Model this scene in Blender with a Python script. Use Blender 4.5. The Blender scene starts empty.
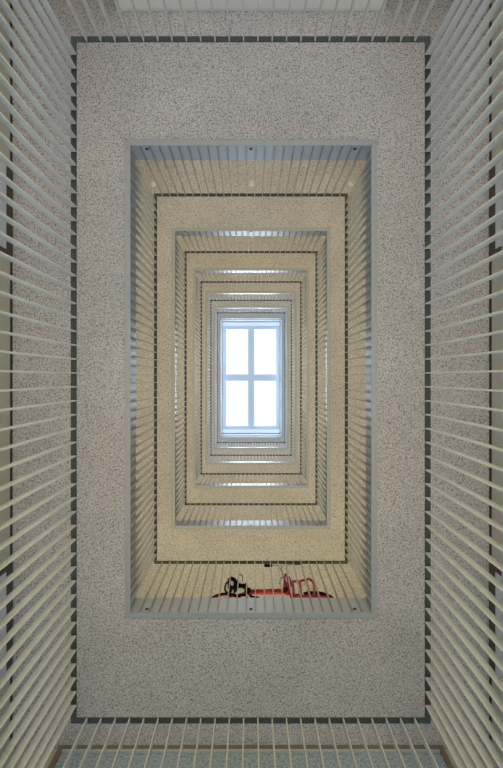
import bpy, bmesh, math, random
from mathutils import Vector, Matrix
random.seed(3)
C = bpy.context.scene.collection
PI = math.pi
# ---------------------------------------------------------------- measured constants
F = 398.6                 # focal length in pixels
PX, PY = 251.2, 377.2     # principal point
CZ = 0.40                 # camera height above the ground floor
W, L, Y0 = 1.5, 2.91, 0.023    # half width / half length of the light well, its centre in Y
H = 2.912                 # storey height
D = 0.050                 # depth of a baluster
FA = 0.057                # face of the slab edge, outward from the railing
RAILZ = 1.390
EDGE = 0.43
WX, WYB, WYT = 2.985, 4.64, -6.0
def zs(n): return CZ + 4.975 + H * (n - 2) - (.022 if n == 1 else 0)          # underside of slab n

# ---------------------------------------------------------------- helpers
def link(o): C.objects.link(o); return o
def mesh_obj(name, bm, mat, parent=None, smooth=False):
    bmesh.ops.recalc_face_normals(bm, faces=bm.faces)
    me = bpy.data.meshes.new(name); bm.to_mesh(me); bm.free()
    if mat: me.materials.append(mat)
    if smooth:
        for p in me.polygons: p.use_smooth = True
    o = link(bpy.data.objects.new(name, me))
    if parent: o.parent = parent
    return o
def tag(o, label, cat, group=None):
    o['label'] = label; o['category'] = cat
    if group: o['group'] = group
    return o
def empty(name, loc, rz=0):
    o = link(bpy.data.objects.new(name, None)); o.location = loc; o.rotation_euler = (0, 0, rz)
    o.empty_display_size = .1
    return o
def struct(o): o['kind'] = 'structure'; return o
def box(bm, x0, x1, y0, y1, z0, z1):
    v = [bm.verts.new((x, y, z)) for z in (z0, z1) for x, y in ((x0, y0), (x1, y0), (x1, y1), (x0, y1))]
    for f in ((0, 3, 2, 1), (4, 5, 6, 7), (0, 1, 5, 4), (1, 2, 6, 5), (2, 3, 7, 6), (3, 0, 4, 7)):
        bm.faces.new([v[i] for i in f])
def bevel(bm, w, seg=1):
    bmesh.ops.bevel(bm, geom=bm.edges[:], offset=w, segments=seg, affect='EDGES', profile=.6)
def ring(bm, inn, out, z0, z1):
    """rectangular ring; inn/out = (x0,x1,y0,y1)"""
    def cor(r): return [(r[0], r[2]), (r[1], r[2]), (r[1], r[3]), (r[0], r[3])]
    A = [bm.verts.new((x, y, z0)) for x, y in cor(inn)]; B = [bm.verts.new((x, y, z0)) for x, y in cor(out)]
    a = [bm.verts.new((x, y, z1)) for x, y in cor(inn)]; b = [bm.verts.new((x, y, z1)) for x, y in cor(out)]
    for i in range(4):
        j = (i + 1) % 4
        bm.faces.new((A[i], A[j], B[j], B[i])); bm.faces.new((a[i], b[i], b[j], a[j]))
        bm.faces.new((A[i], a[i], a[j], A[j])); bm.faces.new((B[i], B[j], b[j], b[i]))
def well(e): return (-W - e, W + e, Y0 - L - e, Y0 + L + e)
def lathe(bm, prof, mat4=Matrix.Identity(4), n=24):
    rows = []
    for r, z in prof:
        if r < 1e-6: rows.append([bm.verts.new(mat4 @ Vector((0, 0, z)))])
        else: rows.append([bm.verts.new(mat4 @ Vector((r * math.cos(2 * PI * k / n), r * math.sin(2 * PI * k / n), z))) for k in range(n)])
    for p, q in zip(rows, rows[1:]):
        for k in range(n):
            k2 = (k + 1) % n
            if len(p) == 1 and len(q) == 1: continue
            if len(p) == 1: bm.faces.new((p[0], q[k], q[k2]))
            elif len(q) == 1: bm.faces.new((p[k], p[k2], q[0]))
            else: bm.faces.new((p[k], p[k2], q[k2], q[k]))
def tube(bm, pts, r, n=8, closed=False):
    pts = [Vector(p) for p in pts]; m = len(pts); rings = []
    rr = r if isinstance(r, (list, tuple)) else [r] * m
    for i, p in enumerate(pts):
        if closed: t = (pts[(i + 1) % m] - pts[i - 1])
        else: t = pts[min(i + 1, m - 1)] - pts[max(i - 1, 0)]
        t.normalize()
        up = Vector((0, 1, 0)) if abs(t.y) < .9 else Vector((1, 0, 0))
        a = t.cross(up).normalized(); b = t.cross(a)
        rings.append([bm.verts.new(p + rr[i] * (a * math.cos(2 * PI * k / n) + b * math.sin(2 * PI * k / n))) for k in range(n)])
    for i in range(m if closed else m - 1):
        p, q = rings[i], rings[(i + 1) % m]
        for k in range(n): bm.faces.new((p[k], p[(k + 1) % n], q[(k + 1) % n], q[k]))
    if not closed:
        bm.faces.new(rings[0]); bm.faces.new(rings[-1][::-1])
def smooth_path(pts, k=6):
    pts = [Vector(p) for p in pts]; out = []
    for i in range(len(pts) - 1):
        p0, p1, p2, p3 = pts[max(i - 1, 0)], pts[i], pts[i + 1], pts[min(i + 2, len(pts) - 1)]
        for s in range(k):
            t = s / k
            out.append(.5 * ((2 * p1) + (p2 - p0) * t + (2 * p0 - 5 * p1 + 4 * p2 - p3) * t * t + (3 * p1 - p0 - 3 * p2 + p3) * t ** 3))
    return out + [pts[-1]]

# ---------------------------------------------------------------- materials
def new_mat(name):
    m = bpy.data.materials.new(name); m.use_nodes = True
    nt = m.node_tree
    return m, nt, nt.nodes['Principled BSDF']
def paint(name, col, rough=.5, metal=0, var=.06, scale=14, spec=.5, bump=0):
    m, nt, b = new_mat(name)
    N, K = nt.nodes, nt.links
    geo = N.new('ShaderNodeNewGeometry')
    no = N.new('ShaderNodeTexNoise'); no.inputs['Scale'].default_value = scale; no.inputs['Detail'].default_value = 4
    K.new(geo.outputs['Position'], no.inputs['Vector'])
    mx = N.new('ShaderNodeMix'); mx.data_type = 'RGBA'
    mx.inputs['A'].default_value = tuple(c * (1 - var) for c in col) + (1,)
    mx.inputs['B'].default_value = tuple(min(1, c * (1 + var)) for c in col) + (1,)
    K.new(no.outputs['Fac'], mx.inputs['Factor']); K.new(mx.outputs['Result'], b.inputs['Base Color'])
    b.inputs['Roughness'].default_value = rough; b.inputs['Metallic'].default_value = metal
    b.inputs['Specular IOR Level'].default_value = spec
    if bump:
        bp = N.new('ShaderNodeBump'); bp.inputs['Strength'].default_value = bump; bp.inputs['Distance'].default_value = .01
        K.new(no.outputs['Fac'], bp.inputs['Height']); K.new(bp.outputs['Normal'], b.inputs['Normal'])
    return m
def plaster(name, lo, hi, scale=42, bump=.9):
    """rough sprayed plaster: grains, pits and slow blotches"""
    m, nt, b = new_mat(name)
    N, K = nt.nodes, nt.links
    geo = N.new('ShaderNodeNewGeometry')
    def noise(s, d, r=.6):
        n = N.new('ShaderNodeTexNoise'); n.inputs['Scale'].default_value = s; n.inputs['Detail'].default_value = d
        n.inputs['Roughness'].default_value = r; K.new(geo.outputs['Position'], n.inputs['Vector']); return n
    fine = noise(scale, 5, .65); big = noise(1.1, 3); big.inputs['Distortion'].default_value = .6
    grain = N.new('ShaderNodeTexVoronoi'); grain.inputs['Scale'].default_value = scale * .8
    K.new(geo.outputs['Position'], grain.inputs['Vector'])
    add = N.new('ShaderNodeMath'); add.operation = 'MULTIPLY_ADD'
    K.new(grain.outputs['Distance'], add.inputs[0]); add.inputs[1].default_value = -.35; K.new(fine.outputs['Fac'], add.inputs[2])
    ramp = N.new('ShaderNodeValToRGB')
    ramp.color_ramp.elements[0].position = .17; ramp.color_ramp.elements[0].color = tuple(c * .5 for c in lo) + (1,)
    ramp.color_ramp.elements[1].position = .5; ramp.color_ramp.elements[1].color = hi + (1,)
    e = ramp.color_ramp.elements.new(.29); e.color = lo + (1,)
    K.new(add.outputs[0], ramp.inputs['Fac'])
    mx = N.new('ShaderNodeMix'); mx.data_type = 'RGBA'; mx.blend_type = 'MULTIPLY'; mx.inputs['Factor'].default_value = 1
    br = N.new('ShaderNodeValToRGB'); br.color_ramp.elements[0].position = .3; br.color_ramp.elements[1].position = .7
    br.color_ramp.elements[0].color = (.88, .875, .87, 1); br.color_ramp.elements[1].color = (1, 1, 1, 1)
    K.new(big.outputs['Fac'], br.inputs['Fac'])
    K.new(ramp.outputs['Color'], mx.inputs['A']); K.new(br.outputs['Color'], mx.inputs['B'])
    K.new(mx.outputs['Result'], b.inputs['Base Color'])
    bp = N.new('ShaderNodeBump'); bp.inputs['Strength'].default_value = bump; bp.inputs['Distance'].default_value = .012
    K.new(add.outputs[0], bp.inputs['Height']); K.new(bp.outputs['Normal'], b.inputs['Normal'])
    b.inputs['Roughness'].default_value = .9; b.inputs['Specular IOR Level'].default_value = .2
    return m
M_soffit = plaster('rough sprayed plaster', (.50, .478, .455), (.70, .67, .64), scale=62, bump=.7)
M_soffit_up = plaster('finer sprayed plaster', (.56, .535, .51), (.67, .645, .615), scale=58, bump=.5)
M_fascia = paint('grey gloss edge paint', (.46, .50, .57), rough=.36, var=.05, scale=5, spec=.8)
M_bar = paint('pale grey green bar paint', (.43, .445, .435), rough=.5, var=.14, scale=11, spec=.35)
M_rail = paint('dark green handrail', (.017, .027, .020), rough=.5, var=.2, scale=12)
M_angle = paint('galvanised steel angle', (.36, .38, .38), rough=.42, metal=.2, var=.14, scale=22)
M_bolt = paint('black bolt', (.01, .01, .012), rough=.5)
M_wall = paint('smooth greenish beige wall', (.50, .49, .41), rough=.8, var=.06, scale=3)
M_top = paint('top storey ceiling paint', (.42, .47, .54), rough=.8, var=.03)
M_white = paint('white ceiling paint', (.85, .87, .90), rough=.7, var=.02)
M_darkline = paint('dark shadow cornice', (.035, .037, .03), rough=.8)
M_reveal = paint('dark olive door frame', (.075, .068, .045), rough=.7)
M_door = paint('pale door leaf', (.58, .62, .66), rough=.4, var=.04)
M_pale = paint('pale painted lobby panel', (.66, .63, .57), rough=.6, var=.03, scale=2)
M_bronze = paint('bronze window frame', (.20, .16, .11), rough=.4, var=.15)
M_sill = paint('light aluminium sill', (.62, .68, .74), rough=.3, metal=.3)
M_floor = paint('terrazzo floor', (.42, .41, .39), rough=.5, var=.2, scale=60)
M_skyring = paint('blue skylight border', (.48, .56, .67), rough=.7, var=.03)
M_skyframe = paint('pale blue skylight frame', (.48, .56, .67), rough=.5, var=.03)
M_lamp = paint('milky lamp cover', (.70, .69, .66), rough=.35, var=.02)
M_red = paint('red bicycle paint', (.34, .004, .018), rough=.3, var=.1)
M_tyre = paint('dark red tyre', (.035, .002, .004), rough=.8, spec=.1, var=.3)
M_black = paint('black rubber', (.004, .004, .0045), rough=.8, var=.2, spec=.1)
M_chrome = paint('bare steel', (.6, .6, .6), rough=.3, metal=1)
# end window glass: blue-grey noise painted in for the reflected plaster ceiling
M_glass, nt, b = new_mat('glass with painted reflection')
N, K = nt.nodes, nt.links
geo = N.new('ShaderNodeNewGeometry')
vo = N.new('ShaderNodeTexNoise'); vo.inputs['Scale'].default_value = 34; vo.inputs['Detail'].default_value = 5
K.new(geo.outputs['Position'], vo.inputs['Vector'])
rp = N.new('ShaderNodeValToRGB'); rp.color_ramp.elements[0].position = .32; rp.color_ramp.elements[1].position = .62
rp.color_ramp.elements[0].color = (.20, .27, .31, 1); rp.color_ramp.elements[1].color = (.46, .56, .62, 1)
K.new(vo.outputs['Fac'], rp.inputs['Fac']); K.new(rp.outputs['Color'], b.inputs['Base Color'])
b.inputs['Roughness'].default_value = .25; b.inputs['Transmission Weight'].default_value = .15
# milky skylight glass
M_pane, nt, b = new_mat('milky skylight glass')
N, K = nt.nodes, nt.links
out = N['Material Output']; N.remove(b)
tr = N.new('ShaderNodeBsdfTransparent'); tr.inputs['Color'].default_value = (.95, .96, .97, 1)
gl = N.new('ShaderNodeBsdfGlossy'); gl.inputs['Roughness'].default_value = .1
mx = N.new('ShaderNodeMixShader'); mx.inputs['Fac'].default_value = .04
K.new(tr.outputs[0], mx.inputs[1]); K.new(gl.outputs[0], mx.inputs[2]); K.new(mx.outputs[0], out.inputs['Surface'])

# ---------------------------------------------------------------- the shell
def struct_box(name, mat, *b):
    bm = bmesh.new(); box(bm, *b); return struct(mesh_obj(name, bm, mat))
ZT = zs(8)
struct_box('floor', M_floor, -WX - .2, WX + .2, WYT - .2, WYB + .2, -.2, 0)
struct_box('wall_left', M_wall, -WX - .2, -WX, WYT - .2, WYB + .2, 0.001, ZT + .3)
struct_box('wall_right', M_wall, WX, WX + .2, WYT - .2, WYB + .2, 0.001, ZT + .3)
struct_box('wall_back', M_wall, -WX, WX, WYT - .2, WYT, 0.001, ZT + .3)
struct_box('wall_front', M_wall, -WX, WX, WYB, WYB + .2, 0.001, ZT + .3)
struct_box('wall_core', M_pale, -1.62, 1.62, WYT + .001, -4.57, 0.001, ZT)
plan = (-WX + .001, WX - .001, WYT + .001, WYB - .001)
for n in range(1, 8):
    bm = bmesh.new(); z = zs(n)
    ring(bm, well(FA + .013), plan, z, z + EDGE - .03)
    struct(mesh_obj('ceiling', bm, M_soffit if n <= 2 else M_soffit_up))
    bm = bmesh.new(); ring(bm, well(FA), well(FA + .012), z + .001, z + EDGE)
    struct(mesh_obj('trim_%d' % n, bm, M_fascia))
bm = bmesh.new(); ring(bm, (-1.68, 1.68, Y0 - 3.22, Y0 + 3.22), plan, ZT, ZT + .3)
struct(mesh_obj('ceiling_top', bm, M_top))
bm = bmesh.new(); ring(bm, (-1.646, 1.646, Y0 - 2.986, Y0 + 2.986), (-1.80, 1.80, Y0 - 3.34, Y0 + 3.34), ZT + .50, ZT + .62)
ring(bm, (-1.685, 1.685, Y0 - 3.225, Y0 + 3.225), (-1.80, 1.80, Y0 - 3.34, Y0 + 3.34), ZT + .301, ZT + .499)
struct(mesh_obj('trim_8', bm, M_white))
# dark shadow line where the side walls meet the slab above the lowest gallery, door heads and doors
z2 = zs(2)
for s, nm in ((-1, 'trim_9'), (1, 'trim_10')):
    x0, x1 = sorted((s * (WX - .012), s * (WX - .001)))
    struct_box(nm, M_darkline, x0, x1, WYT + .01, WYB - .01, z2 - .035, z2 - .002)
k = 0
z1f = zs(1) + EDGE - .03
for s in (-1, 1):
    for ya, yb in ((-2.62, -1.50), (2.30, 3.62)):
        k += 1
        xi, xo = s * (WX - .03), s * (WX - .002)
        x0, x1 = min(xi, xo), max(xi, xo)
        bm = bmesh.new()
        box(bm, x0, x1, ya, yb, z2 - .15, z2 - .036)
        box(bm, x0, x1, ya, ya + .05, z1f + .002, z2 - .15); box(bm, x0, x1, yb - .05, yb, z1f + .002, z2 - .15)
        d = struct(mesh_obj('door_%d' % k, bm, M_reveal))
        bm = bmesh.new()
        xa, xb = sorted((s * (WX - .026), s * (WX - .006)))
        box(bm, xa, xb, ya + .051, yb - .051, z1f + .01, z2 - .151)
        mesh_obj('door_leaf', bm, M_door, d)
        bm = bmesh.new()
        hx = s * (WX - .07)
        tube(bm, [(s * (WX - .03), yb - .12, z1f + 1.05), (hx, yb - .12, z1f + 1.05), (hx, yb - .24, z1f + 1.05)], .01)
        mesh_obj('door_handle', bm, M_chrome, d)
# end window over the lowest gallery
bm = bmesh.new(); yw = WYB - .002
box(bm, -2.39, 2.39, yw - .05, yw, z2 - .042, z2 - .003)
for x in (-2.39, 2.33): box(bm, x, x + .06, yw - .04, yw, z1f + .5, z2 - .042)
box(bm, -2.39, 2.39, yw - .05, yw, z1f + .44, z1f + .5)
win = struct(mesh_obj('window_1', bm, M_bronze))
bm = bmesh.new(); box(bm, -2.33, 2.33, yw - .035, yw - .001, z2 - .06, z2 - .043); mesh_obj('window_frame', bm, M_sill, win)
for x0, x1 in ((-2.33, 2.33),):
    bm = bmesh.new(); box(bm, x0 + .001, x1 - .001, yw - .02, yw - .008, z1f + .501, z2 - .086); mesh_obj('window_pane', bm, M_glass, win)
# pale lobby panel edge on the core wall
bm = bmesh.new(); box(bm, -1.60, 1.60, -4.569, -4.55, z1f + .01, z2 - .05)
struct(mesh_obj('trim_11', bm, M_pale))

# ---------------------------------------------------------------- skylight
zg = CZ + 22.95
sk = empty('skylight', (0, Y0, zg))
tag(sk, 'bright four-pane roof skylight with pale blue cross bars above the light well', 'skylight')
px, py, mb, mh = 1.43, 2.775, .172, .18
bm = bmesh.new(); ring(bm, (-px, px, -py, py), (-1.645, 1.645, -2.985, 2.985), 0.003, .14); mesh_obj('frame', bm, M_skyring, sk)
bm = bmesh.new(); box(bm, -mb, mb, -py + .001, py - .001, .02, .13); mesh_obj('mullion', bm, M_skyframe, sk)
for s in (-1, 1):
    bm = bmesh.new(); a, c = sorted((s * (mb + .001), s * (px - .001))); box(bm, a, c, -mh, mh, .02, .13); mesh_obj('crossbar', bm, M_skyframe, sk)
for sx in (-1, 1):
    for sy in (-1, 1):
        bm = bmesh.new()
        a, c = sorted((sx * (mb + .002), sx * (px - .002))); e, f = sorted((sy * (mh + .002), sy * (py - .002)))
        box(bm, a, c, e, f, .08, .09); mesh_obj('pane', bm, M_pane, sk)

# ---------------------------------------------------------------- railings
bm = bmesh.new(); box(bm, -.0056, .0056, 0, D - .001, .001, RAILZ - .001); bevel(bm, .0015)
ME_bar = bpy.data.meshes.new('baluster'); bmesh.ops.recalc_face_normals(bm, faces=bm.faces); bm.to_mesh(ME_bar); bm.free(); ME_bar.materials.append(M_bar)
def mitred(half, depth, z0, z1, name, mat, g=.001):
    bm = bmesh.new(); h = half - g
    v = [bm.verts.new(p) for z in (z0, z1) for p in ((-h, 0, z), (h, 0, z), (h + depth, depth, z), (-h - depth, depth, z))]
    for f in ((0, 3, 2, 1), (4, 5, 6, 7), (0, 1, 5, 4), (1, 2, 6, 5), (2, 3, 7, 6), (3, 0, 4, 7)): bm.faces.new([v[i] for i in f])
    bevel(bm, .0015)
    bmesh.ops.recalc_face_normals(bm, faces=bm.faces)
    me = bpy.data.meshes.new(name); bm.to_mesh(me); bm.free(); me.materials.append(mat); return me
bm = bmesh.new(); lathe(bm, [(0, -.006), (.019, -.006), (.023, -.003), (.023, 0)], Matrix.Rotation(-PI / 2, 4, 'X'), 12)
for v in bm.verts: v.co.y = -abs(v.co.y)
ME_bolt = bpy.data.meshes.new('bolt'); bmesh.ops.recalc_face_normals(bm, faces=bm.faces); bm.to_mesh(ME_bolt); bm.free(); ME_bolt.materials.append(M_bolt)
KIND = {}
for nm, half, cnt, pitch, bolts in (('short', W, 24, .1226, (-1.34, 0, 1.34)), ('long', L, 48, .1192, (-2.68, -1.34, 0, 1.34, 2.68))):
    KIND[nm] = (mitred(half, D, RAILZ, RAILZ + .008, 'handrail', M_rail), mitred(half, .071, -.012, 0, 'bottom_rail', M_angle),
                [(i - (cnt - 1) / 2) * pitch for i in range(cnt)], bolts)
FL = {1: 'lowest', 2: 'second', 3: 'third', 4: 'fourth', 5: 'fifth', 6: 'sixth', 7: 'topmost'}
SIDE = (('short', 'bottom', 0, (0, Y0 + L)), ('short', 'top', PI, (0, Y0 - L)), ('long', 'right', -PI / 2, (W, Y0)), ('long', 'left', PI / 2, (-W, Y0)))
def part(name, me, root, loc):
    o = bpy.data.objects.new(name, me); o.parent = root; o.location = loc; return link(o)
for n in range(1, 8):
    for kind, side, rz, (x, y) in SIDE:
        hr, br, xs, bolts = KIND[kind]
        r = empty('railing', (x, y, zs(n)), rz)
        extra = ''
        if n == 1: extra = ', biggest bars in view'
        elif n == 2 and side == 'bottom': extra = ', bicycle behind it'
        elif n == 7: extra = ', right under the skylight'
        tag(r, 'bar railing %s %s of the %s gallery%s' % ('at the ' + side + ' short' if kind == 'short' else 'along the ' + side + ' long', 'end' if kind == 'short' else 'side', FL[n] + (' storey' if n in (1, 7) else ' lowest'), extra), 'railing', 'barred railings around the light well')
        part('handrail', hr, r, (0, 0, 0)); part('bottom_rail', br, r, (0, 0, 0))
        for u in xs: part('baluster', ME_bar, r, (u, 0, 0))
        for u in bolts: part('bolt', ME_bolt, r, (u, FA - .001, .165))

# ---------------------------------------------------------------- ceiling lights
for n, nth in ((3, 'second'), (4, 'third')):
    for x, nm in ((-1.93, 'left'), (.02, 'middle'), (1.98, 'right')):
        r = empty('ceiling_light', (x, -3.83, zs(n)))
        tag(r, 'small white round ceiling light, %s of three above the %s gallery at the top' % (nm, nth), 'ceiling light', 'round lights on the gallery ceilings')
        bm = bmesh.new(); lathe(bm, [(0, -.001), (.06, -.001), (.06, -.02), (.05, -.025), (.05, -.012), (0, -.012)], n=28); mesh_obj('base', bm, M_white, r)
        bm = bmesh.new(); lathe(bm, [(0, -.05), (.02, -.046), (.038, -.038), (.049, -.02), (.049, -.0125), (0, -.0125)], n=28); mesh_obj('lamp_shade', bm, M_lamp, r, True)

# ---------------------------------------------------------------- the red bicycle behind the second railing
def at(px, py, Y):
    """point on the vertical plane at distance Y"""
    z = F * Y / (py - PY); return Vector(((px - PX) * z / F, Y, z + CZ))
zf = zs(2) + EDGE - .03
bk = empty('bicycle', (.3, 3.25, zf))
tag(bk, 'red bicycle with black saddle leaning on the second gallery railing', 'bicycle')
inv = Matrix.Translation(-Vector(bk.location))
def bpart(name, bm, mat, smooth=True, parent=bk):
    if parent is bk: bm.transform(inv)
    else: bm.transform(inv)
    return mesh_obj(name, bm, mat, parent, smooth)
R = .262
YW = 3.20
for cx in (-.36, .93):
    c = Vector((cx, YW, zf + R + .003))
    bm = bmesh.new(); tube(bm, [c + (R - .022) * Vector((math.cos(a), 0, math.sin(a))) for a in [2 * PI * i / 48 for i in range(48)]], .022, 10, True)
    wh = bpart('wheel', bm, M_tyre)
    bm = bmesh.new(); tube(bm, [c + (R - .05) * Vector((math.cos(a), 0, math.sin(a))) for a in [2 * PI * i / 48 for i in range(48)]], .010, 8, True)
    bpart('rim', bm, M_red, True, wh)
    bm = bmesh.new(); tube(bm, [c + Vector((0, -.045, 0)), c + Vector((0, .045, 0))], .018, 12)
    bpart('hub', bm, M_chrome, True, wh)
    bm = bmesh.new()
    for i in range(20):
        a = 2 * PI * i / 20; s = .025 if i % 2 else -.025
        tube(bm, [c + Vector((.012 * math.cos(a), s, .012 * math.sin(a))), c + (R - .052) * Vector((math.cos(a), 0, math.sin(a)))], .0016, 5)
    bpart('spoke', bm, M_chrome, True, wh)
Yf = 3.19
rear = Vector((-.36, Yf, zf + R)); fore = Vector((.93, Yf, zf + R))
seatb = at(247, 592, Yf); headb = at(287, 591.5, Yf)
crank = Vector((.06, Yf, zf + .27)); headt = at(286, 583, 3.16)
bm = bmesh.new()
tube(bm, [seatb, headb], .037, 12)
tube(bm, [crank, seatb + Vector((0, 0, .05))], .022, 10)
tube(bm, [headb - Vector((0, 0, .07)), headt], .026, 12)
tube(bm, [seatb, headb * .5 + seatb * .5, headb], .02)
for s in (-.06, .06):
    o = Vector((0, s, 0))
    tube(bm, [seatb, rear + o], .010); tube(bm, [crank, rear + o], .011)
bpart('frame', bm, M_red)
bm = bmesh.new()
for s in (-.055, .055):
    o = Vector((0, s, 0)); tube(bm, smooth_path([headb - Vector((-.02, 0, .06)), headb * .5 + fore * .5 + o + Vector((.0, 0, -.05)), fore + o]), .012)
bpart('fork', bm, M_red)
# crank, pedals
bm = bmesh.new(); tube(bm, [crank + Vector((0, -.04, 0)), crank + Vector((0, -.05, 0))], .08, 24); tube(bm, [crank + Vector((0, -.06, 0)), crank + Vector((-.11, -.07, .12))], .010)
tube(bm, [crank + Vector((0, .05, 0)), crank + Vector((.11, .06, -.12))], .010)
bpart('crank', bm, M_black)
for p in (crank + Vector((-.11, -.11, .12)), crank + Vector((.11, .10, -.12))):
    bm = bmesh.new(); box(bm, p.x - .045, p.x + .045, p.y - .035, p.y + .035, p.z - .012, p.z + .012); bevel(bm, .004); bpart('pedal', bm, M_black, False)
# saddle on its post, seen from underneath
sb = at(239, 582, 3.15)
bm = bmesh.new(); tube(bm, [seatb, at(243, 588, 3.17), sb], .014); bpart('seat_post', bm, M_chrome)
bm = bmesh.new()
cs = at(238.3, 586.5, 3.14)
pts = []
for i in range(13):
    t = i / 12; x = -.16 + .30 * t
    w = .030 + .10 / (1 + math.exp((t - .47) * 22)); w *= min(1, .55 + 4 * t) * (1 if t < .9 else .8)
    pts.append((x, w, .045 * math.exp(-t * 5)))
rows = []
for x, w, dz in pts:
    row = []
    for k in range(12):
        a = 2 * PI * k / 12
        row.append(bm.verts.new(cs + Vector((x, w * math.cos(a), .028 * math.sin(a) + dz + .02))))
    rows.append(row)
for p, q in zip(rows, rows[1:]):
    for k in range(12): bm.faces.new((p[k], p[(k + 1) % 12], q[(k + 1) % 12], q[k]))
bm.faces.new(rows[0]); bm.faces.new(rows[-1][::-1])
sad = bpart('saddle', bm, M_black)
bm = bmesh.new()
for s in (-.045, .045):
    p = cs + Vector((-.09, s * 1.3, -.05))
    tube(bm, [p + Vector((.02 * math.cos(a), .02 * math.sin(a), .004 * a)) for a in [PI * i / 4 for i in range(25)]], .005, 6)
bpart('saddle_spring', bm, M_lamp, True, sad)
# rear carrier with its spring clip loop
bm = bmesh.new()
c0 = at(229, 587, 3.14)
tube(bm, [c0 + Vector((.055 * math.cos(a), 0, .16 * math.sin(a))) for a in [2 * PI * i / 24 for i in range(24)]], .014, 8, True)
tube(bm, [at(229, 596, 3.15), at(246, 595, 3.15), at(247, 598, 3.15)], .018)
tube(bm, smooth_path([at(237.5, 582, 3.12), at(239, 576, 3.12), at(241, 574.6, 3.12), at(243, 577, 3.12), at(242.5, 581, 3.12)]), .007)
tube(bm, [at(240, 586, 3.14), at(247, 586, 3.14)], .030, 10)
tube(bm, [at(246, 584.5, 3.14), at(246.3, 588, 3.14)], .025, 10)
bpart('rear_carrier', bm, M_black)
# handlebar turned along the railing, stem, grips, cables
hb = Vector((.48, 3.05, 6.50 + CZ - .02))
g0 = at(268.5, 565.6, 3.03)
bm = bmesh.new(); tube(bm, [headt, headt * .4 + hb * .6, Vector((hb.x, hb.y, g0.z))], [.010, .008, .008]); bpart('stem', bm, M_chrome)
bm = bmesh.new(); tube(bm, [(g0.x + .02, 3.05, g0.z + .03), (.48, 3.05, g0.z + .03), at(296.5, 563.3, 3.06)], .011); bpart('handlebar', bm, M_chrome)
g1 = at(297.5, 563.3, 3.06)
for xg, yg, zg_ in ((g0.x, 3.03, g0.z), (g1.x, 3.06, g1.z)):
    bm = bmesh.new(); tube(bm, [(xg - .065, yg, zg_), (xg - .055, yg, zg_), (xg + .055, yg, zg_), (xg + .065, yg, zg_)], [.02, .024, .022, .018], 12); bpart('grip', bm, M_black)
bm = bmesh.new()
tube(bm, smooth_path([g0 + Vector((.07, 0, .0)), at(279, 567, 3.05), at(283, 575, 3.08), at(286, 585, 3.12)]), .004, 6)
tube(bm, smooth_path([at(280, 584, 3.12), at(281, 579, 3.1), at(284, 577, 3.1), at(286, 582, 3.1), at(287.5, 592, 3.14)]), .010, 6)
tube(bm, smooth_path([at(284, 590, 3.12), at(285.2, 576, 3.1), at(286.5, 574.5, 3.1), at(288, 580, 3.1), at(290, 595, 3.14)]), .014, 6)
tube(bm, smooth_path([at(288, 592, 3.14), at(289, 578, 3.1), at(290.5, 579, 3.1), at(291.5, 586, 3.12)]), .013, 6)
bpart('brake_cable', bm, M_red)
# head lamp / lock cluster at the head tube
bm = bmesh.new(); c = at(286, 590, 3.13); lathe(bm, [(0, -.03), (.034, -.03), (.038, .02), (.02, .03), (0, .03)], Matrix.Translation(c) @ Matrix.Rotation(PI / 2, 4, 'Y'), 16); bpart('head_lamp', bm, M_tyre)
# front carrier: red bent tubes standing over the front wheel
bm = bmesh.new()
Yc = 3.17
tube(bm, smooth_path([at(294.5, 597.5, Yc), at(293.6, 588, Yc), at(292.6, 581.5, Yc)], 4), .021)
tube(bm, [at(291.5, 582.5, Yc), at(296.5, 581, Yc)], .018)
tube(bm, smooth_path([at(301, 597, Yc), at(300.6, 588, Yc), at(300, 581.5, Yc)], 4), .021)
tube(bm, [at(298, 581.8, Yc), at(304.5, 580, Yc)], .018)
tube(bm, smooth_path([at(309.5, 597, Yc), at(308.5, 588, Yc), at(306.5, 582, Yc), at(307, 579.6, Yc), at(310.5, 579.4, Yc), at(313.4, 582.5, Yc), at(314.3, 588, Yc), at(314.4, 597, Yc)], 5), .019)
tube(bm, [at(290, 596, Yc), at(327, 597.3, Yc)], .021)
bpart('front_carrier', bm, M_red)
bm = bmesh.new()
tube(bm, [Vector((.93, YW, zf + R)) + (R + .022) * Vector((math.cos(a), 0, math.sin(a))) for a in [PI * (.12 + .55 * i / 12) for i in range(13)]], .024, 8)
bpart('mudguard', bm, M_tyre)

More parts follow.
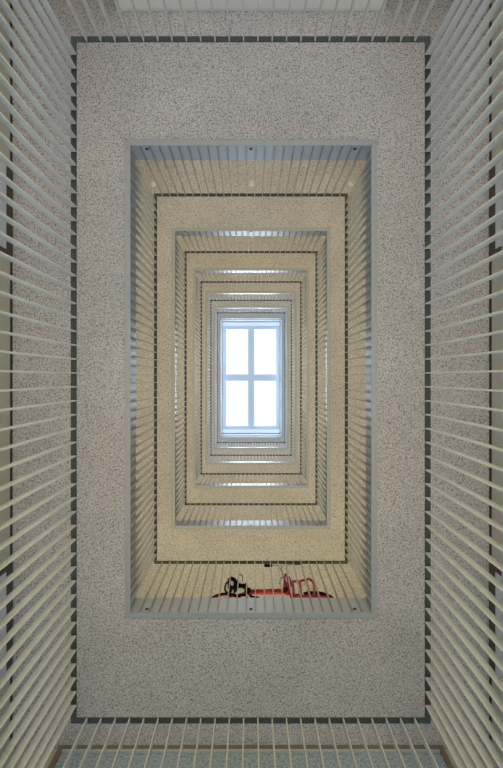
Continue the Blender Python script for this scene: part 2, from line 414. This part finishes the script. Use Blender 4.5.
# ---------------------------------------------------------------- lights
def area(name, loc, rot, sx, sy, power, col):
    l = bpy.data.lights.new(name, 'AREA'); l.shape = 'RECTANGLE'; l.size = sx; l.size_y = sy; l.energy = power; l.color = col
    o = link(bpy.data.objects.new(name, l)); o.location = loc; o.rotation_euler = rot; return o
area('skylight_daylight', (0, Y0, zg + .35), (0, 0, 0), 3.0, 5.8, SKY_P if 'SKY_P' in globals() else 760, (.70, .83, 1.0))
GC = {1: (1.0, .94, .92), 2: (1.0, .885, .60), 3: (1.0, .89, .62), 4: (1.0, .90, .66), 5: (1.0, .955, .86), 6: (.84, .91, 1.0), 7: (.78, .88, 1.0)}
GP = {1: 1.0, 2: 1.3, 3: 1.3, 4: 1.25, 5: 1.2, 6: 1.1, 7: 1.0}
for n in range(1, 8):  # unseen up-facing fill added on each gallery floor to brighten the ceiling above
    z = zs(n) + EDGE + .02; c = GC[n]; g = GP[n] * 1.0
    for s in (-1, 1): area('gallery_fill', (s * 2.27, Y0, z), (PI, 0, 0), 1.25, 5.9, 29 * g, c)
    cb = (.74, .87, 1.0) if n == 1 else c
    area('gallery_fill', (0, 3.85, z), (PI, 0, 0), 5.6, 1.35, 29 * g * (.62 if n == 1 else 1), cb)
    area('gallery_fill', (0, -3.75, z), (PI, 0, 0), 5.6, 1.35, 29 * g * (1.0 if n == 1 else .82), c if n != 2 else (1.0, .91, .72))
# unseen ground-floor fill added for the bars: warm one end, cool the other
area('warm_end_fill', (0, -4.3, 1.3), (PI / 2 + .2, 0, 0), 3.0, 1.6, 270, (1.0, .82, .44))
area('cool_end_fill', (0, 4.4, 1.3), (-PI / 2 - .2, 0, 0), 4.4, 1.6, 235, (.56, .78, 1.0))

w = bpy.data.worlds.new('sky'); bpy.context.scene.world = w; w.use_nodes = True
w.node_tree.nodes['Background'].inputs['Color'].default_value = (.98, .98, 1.0, 1); w.node_tree.nodes['Background'].inputs['Strength'].default_value = 1.2

# ---------------------------------------------------------------- camera
cd = bpy.data.cameras.new('camera'); cam = link(bpy.data.objects.new('camera', cd))
cd.sensor_fit = 'VERTICAL'; cd.sensor_height = 36; cd.lens = F / 768 * 36
cd.shift_x = (251.5 - PX) / 768; cd.shift_y = -(384 - PY) / 768
cd.clip_start = .05; cd.clip_end = 100
cam.location = (.004, 0, CZ); cam.rotation_euler = (PI, 0, 0)
bpy.context.scene.camera = cam
vs = bpy.context.scene.view_settings
vs.view_transform = 'Standard'; vs.look = 'None'; vs.exposure = 0
